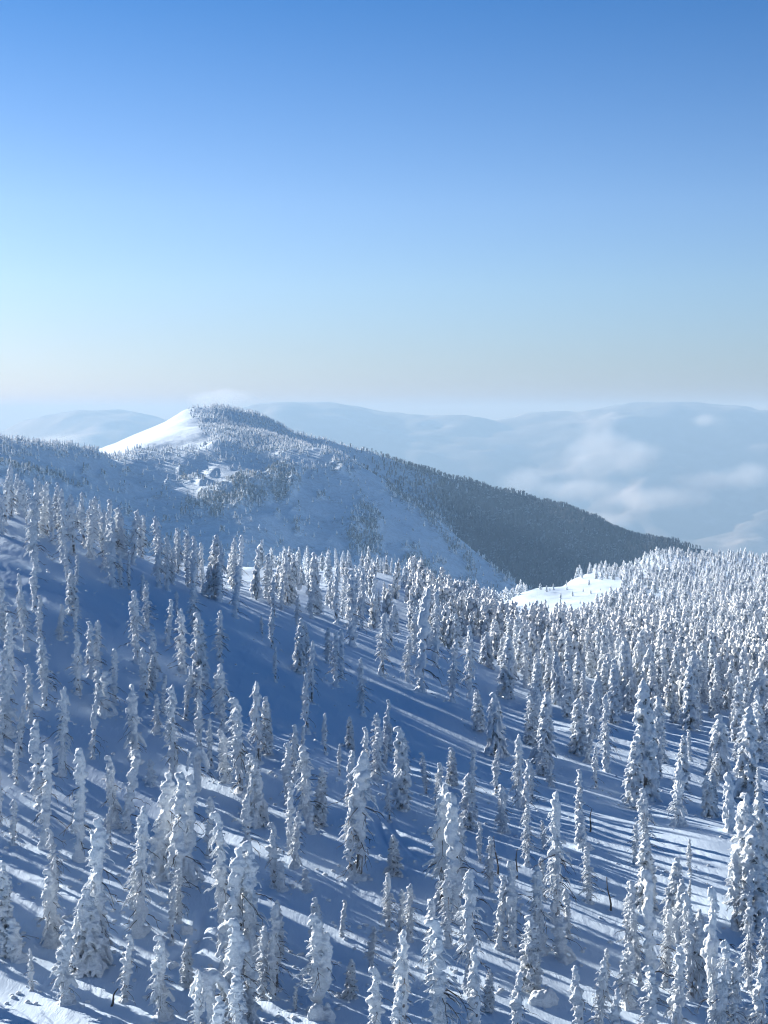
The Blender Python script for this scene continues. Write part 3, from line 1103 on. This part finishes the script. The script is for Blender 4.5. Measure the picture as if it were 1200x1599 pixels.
# hollow behind the spur, then the shaded flank under the long ridge
RU = [560, 600, 650, 700, 750, 800, 850, 900, 950, 1000, 1050, 1090, 1150, 1250, 1400, 1700]
RV = [708, 720, 737, 753, 766, 778, 791, 808, 827, 845, 857, 866, 885, 925, 980, 1100]
RY = [1830, 1840, 1850, 1850, 1850, 1840, 1810, 1770, 1740, 1710, 1680, 1660, 1620, 1560, 1480, 1300]
for u, v, Y in zip(RU, RV, RY):
    C3.append(P(u, v, Y))
    for dv in (30, 75, 130):
        C3.append(P(u, v + dv, Y - dv * 1.05))
for u in (640, 720, 800, 880):
    vc = np.interp(u, CU, CV); yc = np.interp(u, CU, CY)
    x, y, z = P(u, vc, yc)
    C3.append((x * 1.05 + 8, y + 90, z - 30)); C3.append((x * 1.1 + 20, y + 190, z - 55))
for (x, y) in ((-230, 1560), (-230, 1640), (-230, 1720), (-260, 1600), (-260, 1680), (-260, 1760), (-290, 1680), (-290, 1760), (-315, 1720), (-225, 1500)):
    C3.append((x, y, -7.5 + .42 * (x + 202) + .10 * (y - 1620)))
for x in (-330, -300, -265, -232):
    for y, dz in ((1765, -1), (1830, -16), (1920, -55), (2080, -140)):
        C3.append((x, y, -7.5 + .42 * (x + 202) + 14.5 + dz))
for x in (-370, -420):
    for y in (1600, 1720, 1850):
        C3.append((x, y, -7.5 + .45 * (x + 202) + .10 * (min(y, 1750) - 1620) - max(0, y - 1750) * .3))
# the far sides fall away
for u, v, Y in ((-500, 672, 1250), (-200, 679, 1250), (0, 686, 1250), (90, 697, 1290)):
    x, y, z = P(u, v, Y); C3.append((x * 1.04, y + 50, z - 5)); C3.append((x * 1.12, y + 150, z - 22))
    if u < -100: C3.append((x * 1.3, y + 420, z - 120))
for u, v, Y in ((370, 637, 1770), (430, 658, 1790), (500, 688, 1810), (600, 720, 1840), (750, 766, 1850), (850, 791, 1810), (950, 827, 1740), (1050, 857, 1680), (1150, 885, 1620)):
    x, y, z = P(u, v, Y); C3.append((x * 1.04 + 3, y + 60, z - 16)); C3.append((x * 1.12 + 10, y + 190, z - 95)); C3.append((x * 1.25 + 30, y + 480, z - 300))
C3 = np.array(C3)
SCL = 400.0
cx = C3[:, :2] / SCL


def tps(r2):
    return np.where(r2 > 1e-12, r2 * np.log(np.maximum(r2, 1e-12)) * .5, 0)


n = len(cx)
K = tps(((cx[:, None] - cx[None]) ** 2).sum(2)) + np.eye(n) * .00006
Pm = np.concatenate([np.ones((n, 1)), cx], 1)
Am = np.zeros((n + 3, n + 3)); Am[:n, :n] = K; Am[:n, n:] = Pm; Am[n:, :n] = Pm.T
sol = np.linalg.solve(Am, np.concatenate([C3[:, 2], np.zeros(3)]))


def mz(x, y):
    sh = x.shape; q = np.stack([x.ravel(), y.ravel()], 1) / SCL
    out = np.empty(len(q))
    for k in range(0, len(q), 20000):
        b = q[k:k + 20000]
        out[k:k + 20000] = tps(((b[:, None] - cx[None]) ** 2).sum(2)) @ sol[:n] + sol[n] + b @ sol[n + 1:]
    return out.reshape(sh)


MNT, MNY = 820, 640
mu = np.linspace(-700, 1650, MNT); my = np.linspace(780, 2300, MNY)
MX = my[:, None] * ((mu - 600) / F)[None]; MY = np.repeat(my[:, None], MNT, 1)
MZ = mz(MX, MY)
vv = 640 - F * MZ / MY


def rough_mask(x, y, z):
    """1 on the rocky cliff bands and spur ribs"""
    u = 600 + F * x / y; v = 640 - F * z / y
    def bump(u0, v0, su, sv, rot=0):
        a, b = (u - u0), (v - v0)
        cr_, sr_ = math.cos(R(rot)), math.sin(R(rot))
        return np.exp(-(((a * cr_ + b * sr_) / su) ** 2 + ((-a * sr_ + b * cr_) / sv) ** 2) ** 2)
    c = bump(370, 775, 92, 24, -17) + bump(445, 750, 24, 30) + bump(568, 828, 32, 50) + .9 * bump(535, 735, 26, 9, 20)
    c = c + .62 * bump(655, 800, 60, 13, 42) + .62 * bump(705, 850, 60, 12, 48) + .58 * bump(660, 880, 40, 16, 35) + .6 * bump(775, 885, 60, 9, 45)
    c = c + .5 * bump(60, 742, 90, 14, 5) + .5 * bump(740, 915, 30, 14, 40) + .45 * bump(300, 745, 60, 9, -8) + .5 * bump(620, 770, 35, 9, 40)
    c = c + .55 * smooth(.12, .6, perlin(u / 30, v / 12, 18)) * smooth(712, 735, v) * smooth(1500, 1440, y)
    n = perlin(u / 14, v / 14, 8)
    c = c * smooth(-.55, .1, n + (c - .5))
    return np.clip(c, 0, 1)


RM = rough_mask(MX, MY, MZ)
flank = smooth(1480, 1560, MY) * smooth(20, 90, MX + (MY - 1700) * .3)
cone = np.exp(-(((600 + F * MX / MY) - 240) / 90) ** 2) * smooth(1440, 1520, MY)
amp = (1 - .93 * cone)
uu_m = 600 + F * MX / MY
MZ = MZ + amp * (4.6 * fbm(MX / 80, MY / 110, 4, 31) + RM * np.where(uu_m > 600, .35, 1.0) * (5.0 * ridged(MX / 26, MY / 50, 4, 41) - 1.5) + 2.2 * fbm(MX / 22, MY / 30, 3, 51) * (.35 + RM))
MZ = MZ + flank * 2.2 * ridged((MX - MY * .35) / 70, MY / 260, 3, 61)
edge = np.minimum(smooth(-700, -620, 600 + F * MX / MY) + .0, 1)
my_drop = smooth(860, 780, MY)
MZ = MZ - my_drop * 260 - smooth(2150, 2300, MY) * 420 - smooth(1500, 1650, 600 + F * MX / MY) * 260


def mat_mountain():
    m, nt, b = new_mat('mountain_snow')
    v = mapping(nt, (1, 1, 1))
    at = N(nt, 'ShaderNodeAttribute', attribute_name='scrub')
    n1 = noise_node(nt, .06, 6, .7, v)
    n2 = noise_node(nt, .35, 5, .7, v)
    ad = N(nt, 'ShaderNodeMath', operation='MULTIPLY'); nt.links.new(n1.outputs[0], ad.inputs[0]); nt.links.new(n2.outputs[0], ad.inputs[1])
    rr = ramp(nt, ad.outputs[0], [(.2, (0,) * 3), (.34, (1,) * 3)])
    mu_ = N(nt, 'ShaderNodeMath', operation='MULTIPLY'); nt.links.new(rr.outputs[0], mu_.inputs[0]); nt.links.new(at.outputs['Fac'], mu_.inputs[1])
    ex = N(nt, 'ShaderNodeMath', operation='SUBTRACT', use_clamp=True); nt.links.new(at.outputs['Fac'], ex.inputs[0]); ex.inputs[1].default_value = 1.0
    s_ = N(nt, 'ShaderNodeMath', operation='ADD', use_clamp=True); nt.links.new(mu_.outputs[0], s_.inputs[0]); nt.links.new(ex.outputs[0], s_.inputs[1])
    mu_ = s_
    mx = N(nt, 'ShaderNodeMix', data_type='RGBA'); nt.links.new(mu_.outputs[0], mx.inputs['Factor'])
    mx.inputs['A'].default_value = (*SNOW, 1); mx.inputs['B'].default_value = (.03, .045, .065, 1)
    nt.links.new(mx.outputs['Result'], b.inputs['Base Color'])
    bp = N(nt, 'ShaderNodeBump'); bp.inputs['Strength'].default_value = .6; bp.inputs['Distance'].default_value = 2.0
    nt.links.new(n2.outputs[0], bp.inputs['Height']); nt.links.new(bp.outputs[0], b.inputs['Normal'])
    b.inputs['Roughness'].default_value = .8; b.inputs['Specular IOR Level'].default_value = .1
    return m


me = raw_mesh('mountain', np.stack([MX.ravel(), MY.ravel(), MZ.ravel()], 1), grid_faces(MNY, MNT))
at = me.attributes.new('scrub', 'FLOAT', 'POINT')
wood = flank * smooth(.0, .25, flank)
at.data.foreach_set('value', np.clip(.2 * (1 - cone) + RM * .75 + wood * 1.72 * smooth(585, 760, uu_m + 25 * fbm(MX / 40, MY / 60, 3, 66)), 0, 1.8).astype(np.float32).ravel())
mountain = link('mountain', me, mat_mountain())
tag(mountain, 'broad snow-covered mountain with a bright rounded summit and a long falling ridge', 'mountain', kind='structure')


def m_at(x, y):
    fy = (y - my[0]) / (my[1] - my[0]); t = x / y
    fx = (t - (mu[0] - 600) / F) / ((mu[1] - mu[0]) / F)
    i = int(min(max(fy, 0), MNY - 2)); j = int(min(max(fx, 0), MNT - 2)); a, b = fy - i, fx - j
    return (MZ[i, j] * (1 - b) + MZ[i, j + 1] * b) * (1 - a) + (MZ[i + 1, j] * (1 - b) + MZ[i + 1, j + 1] * b) * a, RM[i, j], flank[i, j], cone[i, j]


def spike(seed, bare=False):
    rng = np.random.RandomState(seed)
    pt = Parts(); dk = Parts()
    H = 4.6
    if bare:
        for k in range(5):
            a = rng.uniform(0, 6.28); s = rng.uniform(.2, 1.1)
            tube(dk, [(0, 0, 0), (math.cos(a) * s * .4, math.sin(a) * s * .4, H * .55), (math.cos(a) * s, math.sin(a) * s, H * rng.uniform(.8, 1))], [.22, .2, .12], 3)
        blob(pt, (0, 0, .8), (.5, .5, .4), base=ICO1)
    else:
        for k in range(4):
            t = k / 4
            blob(pt, (rng.normal(0, .18), rng.normal(0, .18), H * (.2 + .24 * k)), (.85 * (1 - t * .75), .85 * (1 - t * .75), .75), base=(ICO1[0] + rng.normal(0, .1, ICO1[0].shape), ICO1[1]))
        blob(dk, (.1, -.25, H * .25), (.8, .8, H * .28), base=ICO1)
    V, T = pt.arrays(); d, t2 = dk.arrays()
    return V, T, d, t2


SPK = [spike(200 + k) for k in range(6)]
BARE = [spike(300 + k, True) for k in range(6)]
white, scrub, brown = [], [], []
rg = np.random.RandomState(3)
for _ in range(130000):
    y = rg.uniform(1000, 1880); u = rg.uniform(-40, 1120); x = y * (u - 600) / F
    z, rm, fl, cn = m_at(x, y)
    v = 640 - F * z / y
    if v > 960 or v < 600 or u > 1040 + rg.rand() * 60: continue
    if fl > .5 and u > 560 and v > np.interp(u, [560, 640, 1080], [705, 745, 862]) - 4:
        dens = .62 if u > 650 + rg.normal(0, 30) else .10
        if rg.rand() < dens:
            (brown if (u > 640 + rg.normal(0, 40)) else white).append((x, y, z, rg.uniform(4.0, 7.0)))
        continue
    # open bright snow on the windward side of the summit
    if y > 1430 and u < np.interp(v, [630, 650, 680, 700], [285, 300, 318, 330]) and u > 150:
        continue
    if y > 1430:
        if u > 610 + rg.normal(0, 30):
            if rg.rand() < .5: brown.append((x, y, z, rg.uniform(4.0, 7.0)))
            continue
        d = .38 if 330 < u < 480 else .16
    elif v < 712 + .03 * u and u < 500:
        d = .34 * (1 - .5 * smooth(150, 330, np.array(u)))
    elif u > 450 and v < 735:
        d = .22
    else:
        cl = float(perlin(np.array([(x + .35 * y) / 13]), np.array([y / 30]), 15)[0])
        if rm > .35 and rg.rand() < np.clip((rm - .25) * 1.6, 0, 1) * np.clip(cl * 1.6 + .62, 0, 1) * .9:
            (scrub if rg.rand() < .8 else white).append((x, y, z, rg.uniform(2.6, 5.5)))
            continue
        c2 = float(perlin(np.array([(x + .5 * y) / 28]), np.array([y / 26]), 25)[0])
        if rg.rand() < .035 * max(0, c2 + .1):
            scrub.append((x, y, z, rg.uniform(1.5, 3.2)))
        d = .010 + .05 * max(0, c2) + .3 * float(rm) * max(0, float(perlin(np.array([x / 30]), np.array([y / 45]), 5)[0]) + .35)
    if rg.rand() < d * .8:
        white.append((x, y, z, rg.uniform(2.4, 5.0)))
print('mountain trees', len(white), len(brown))
scatter_mass('mountain_forest', white, [M_farwhite, M_needle], SPK, 'tiny rime-covered firs dotted over the summit and its cliffs')
M_scrub = mat_plain('frosted_scrub', (.05, .065, .075), (.36, .40, .43), .4)
scatter_mass('cliff_scrub', scrub, [M_farwhite, M_scrub], BARE, 'grey frosted scrub clinging to the cliff bands across the valley')
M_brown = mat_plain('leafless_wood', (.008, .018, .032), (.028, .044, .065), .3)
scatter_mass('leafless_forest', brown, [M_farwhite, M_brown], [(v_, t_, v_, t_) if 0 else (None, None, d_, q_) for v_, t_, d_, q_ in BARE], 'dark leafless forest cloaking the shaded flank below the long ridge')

# ------------------------------------------------------------------ valley and far ranges
fx = np.concatenate([np.linspace(-16000, -9000, 12, endpoint=False), np.linspace(-9000, 9000, 420), np.linspace(9000, 16000, 13)[1:]])
fy = np.concatenate([[-2500, -1000, 0, 600, 1200], np.linspace(1800, 15000, 420), np.linspace(15000, 60000, 30)[1:]])
FX, FY = np.meshgrid(fx, fy)
t_ = FX / np.maximum(FY, 500)
uu = 600 + F * t_
rng_top = np.interp(uu, [-600, 0, 40, 120, 200, 260, 430, 520, 600, 700, 800, 900, 960, 1050, 1120, 1200, 1500],
                    [668, 688, 672, 655, 652, 668, 634, 640, 655, 664, 668, 654, 640, 636, 642, 650, 645])
A1 = -(rng_top - 649) / F * 12000
base = -1000 + 40 * fbm(FX / 900, FY / 900, 3, 71)
rA = np.exp(-((FY - 12000) / 1900) ** 2) * (A1 + 1000) * (1 + .045 * fbm(FX / 700, FY / 700, 4, 73))
sub = np.exp(-((FY - 7200) / 900) ** 2) * (330 + 170 * fbm(FX / 900, FY / 1100, 4, 75)) * smooth(-2500, 1500, -FX + 1500)
FZ = base + np.maximum(rA + 200 * ridged(FX / 1500, FY / 1500, 4, 79) * np.exp(-((FY - 9600) / 1500) ** 2) * .5, 0) + np.maximum(sub, 0)
FZ = np.minimum(FZ, np.where(FY > 5000, 60, 1e9))
FZ[FY < 2400] -= 60


def mat_far():
    m, nt, b = new_mat('far_snow_and_woods')
    v = mapping(nt, (1, 1, 1))
    n1 = noise_node(nt, .0022, 7, .62, v)
    rr = ramp(nt, n1.outputs[0], [(.42, (.10, .12, .14)), (.56, (.22, .25, .28)), (.68, (.48, .52, .56))])
    nt.links.new(rr.outputs[0], b.inputs['Base Color'])
    b.inputs['Roughness'].default_value = .9
    return m


ground = link('ground', raw_mesh('ground', np.stack([FX.ravel(), FY.ravel(), FZ.ravel()], 1), grid_faces(len(fy), len(fx))), mat_far())
tag(ground, 'valley floor with distant hazy mountain ranges', 'land', kind='structure')

# ------------------------------------------------------------------ haze
hz_me = bpy.data.meshes.new('haze')
x0, x1, y0, y1, z0, z1 = -17000, 17000, -3000, 61000, -1300, 75
Vb = [(x, y, z) for x in (x0, x1) for y in (y0, y1) for z in (z0, z1)]
hz_me.from_pydata(Vb, [], [(0, 1, 3, 2), (4, 6, 7, 5), (0, 4, 5, 1), (2, 3, 7, 6), (0, 2, 6, 4), (1, 5, 7, 3)])
m = bpy.data.materials.new('haze'); m.use_nodes = True; nt = m.node_tree
nt.nodes.clear()
out = N(nt, 'ShaderNodeOutputMaterial'); pv = N(nt, 'ShaderNodeVolumePrincipled')
pv.inputs['Color'].default_value = (.175, .285, .415, 1); pv.inputs['Density'].default_value = 2.75e-4
pv.inputs['Absorption Color'].default_value = (.54, .482, .448, 1)
pv.inputs['Anisotropy'].default_value = .1
nt.links.new(pv.outputs[0], out.inputs['Volume'])
haze = link('haze', hz_me, m)
tag(haze, 'thin pale haze filling the air over the valley', 'haze', kind='stuff')


# low cloud banks drifting in the valley
def cloud_mat(dens):
    m = bpy.data.materials.new('cloud_vapour'); m.use_nodes = True; nt = m.node_tree; nt.nodes.clear()
    out = N(nt, 'ShaderNodeOutputMaterial'); pv = N(nt, 'ShaderNodeVolumePrincipled')
    pv.inputs['Color'].default_value = (.80, .90, 1, 1)
    tc = N(nt, 'ShaderNodeTexCoord')
    # generated coordinates run 0..1 over the bank: falls to nothing at its skin
    sb = N(nt, 'ShaderNodeVectorMath', operation='SUBTRACT'); nt.links.new(tc.outputs['Generated'], sb.inputs[0]); sb.inputs[1].default_value = (.5, .5, .5)
    ln = N(nt, 'ShaderNodeVectorMath', operation='LENGTH'); nt.links.new(sb.outputs[0], ln.inputs[0])
    no = noise_node(nt, .0105, 7, .66, mapping(nt, (1, 1, 1.0)))
    a = N(nt, 'ShaderNodeMath', operation='MULTIPLY_ADD'); nt.links.new(ln.outputs['Value'], a.inputs[0]); a.inputs[1].default_value = -1.25
    nt.links.new(no.outputs[0], a.inputs[2])
    mr = N(nt, 'ShaderNodeMapRange'); nt.links.new(a.outputs[0], mr.inputs['Value'])
    mr.inputs['From Min'].default_value = -.02; mr.inputs['From Max'].default_value = .3
    mr.inputs['To Min'].default_value = 0; mr.inputs['To Max'].default_value = dens
    nt.links.new(mr.outputs[0], pv.inputs['Density'])
    nt.links.new(pv.outputs[0], out.inputs['Volume'])
    return m


CM = cloud_mat(.006)
CM_thin = cloud_mat(.006)
for (u, v, Y, sx, sy, sz, lab) in (
        (935, 705, 5200, 150, 130, 110, 'tall white cloud wisp standing before the far range, above the long ridge'),
        (990, 712, 5400, 130, 120, 75, 'short cloud puff just beside the tallest wisp in the valley'),
        (820, 750, 4300, 95, 90, 55, 'thin cloud puff drifting low over the valley beside the long ridge'),
        (905, 765, 4700, 170, 120, 45, 'flat cloud wisp between the low puff and the tallest wisp'),
        (1170, 742, 5200, 110, 110, 60, 'ragged cloud puff over the valley at the right edge'),
        (1105, 752, 5000, 150, 140, 45, 'frayed cloud bank joining the puff at the right edge'),
        (1030, 778, 5000, 220, 180, 50, 'broken cloud sheet low over the valley floor'),
        (900, 815, 4400, 190, 160, 38, 'low mist sheet over the valley floor behind the dark flank'),
        (92, 690, 6200, 150, 200, 40, 'pale low cloud lying in front of the far left range'),
        (1100, 656, 7600, 75, 120, 42, 'small bright cloud puff resting on the far range'),
        (345, 622, 3600, 100, 130, 30, 'faint wisp of cloud streaming off the bright summit')):
    x, y, z = P(u, v, Y)
    V, T = ico(3)
    me = raw_mesh('cloud', V * np.array([sx, sy, sz]), T)
    o = link('cloud', me, CM_thin if 'wisp of cloud' in lab else CM); o.location = (x, y, z)
    tag(o, lab, 'cloud', 'clouds drifting over the valley', kind='stuff')

# ------------------------------------------------------------------ light
PSI = R(51); ELEV = R(17)
s = Vector((-math.sin(PSI) * math.cos(ELEV), math.cos(PSI) * math.cos(ELEV), math.sin(ELEV)))
sd = bpy.data.lights.new('sun', 'SUN'); sd.energy = 5.0; sd.angle = R(.5); sd.color = (1.0, .965, .91)
sun = bpy.data.objects.new('sun', sd); C.objects.link(sun)
sun.rotation_euler = s.to_track_quat('Z', 'Y').to_euler()
sun.location = (-50, 50, 60)

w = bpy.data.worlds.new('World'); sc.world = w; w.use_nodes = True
nt = w.node_tree; bg = nt.nodes['Background']
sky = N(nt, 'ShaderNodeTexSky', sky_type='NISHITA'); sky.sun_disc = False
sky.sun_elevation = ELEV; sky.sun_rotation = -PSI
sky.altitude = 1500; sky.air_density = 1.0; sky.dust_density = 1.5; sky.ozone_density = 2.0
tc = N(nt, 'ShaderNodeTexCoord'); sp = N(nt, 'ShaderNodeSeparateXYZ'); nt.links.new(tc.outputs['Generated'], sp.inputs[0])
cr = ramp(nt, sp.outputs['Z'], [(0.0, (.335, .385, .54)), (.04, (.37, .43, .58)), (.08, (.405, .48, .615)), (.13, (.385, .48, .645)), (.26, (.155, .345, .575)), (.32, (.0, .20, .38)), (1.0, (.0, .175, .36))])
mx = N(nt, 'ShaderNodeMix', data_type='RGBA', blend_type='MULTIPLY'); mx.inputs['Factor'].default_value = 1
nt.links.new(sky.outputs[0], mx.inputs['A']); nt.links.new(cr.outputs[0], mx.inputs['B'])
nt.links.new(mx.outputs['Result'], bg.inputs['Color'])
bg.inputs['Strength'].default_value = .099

sc.view_settings.view_transform = 'Standard'; sc.view_settings.look = 'None'
sc.view_settings.exposure = 1.2; sc.view_settings.gamma = 1
sc.cycles.use_denoising = True
sc.cycles.filter_width = 1.1
sc.cycles.max_bounces = 5; sc.cycles.diffuse_bounces = 2; sc.cycles.volume_bounces = 1
sc.cycles.volume_step_rate = 1.0; sc.cycles.volume_max_steps = 256
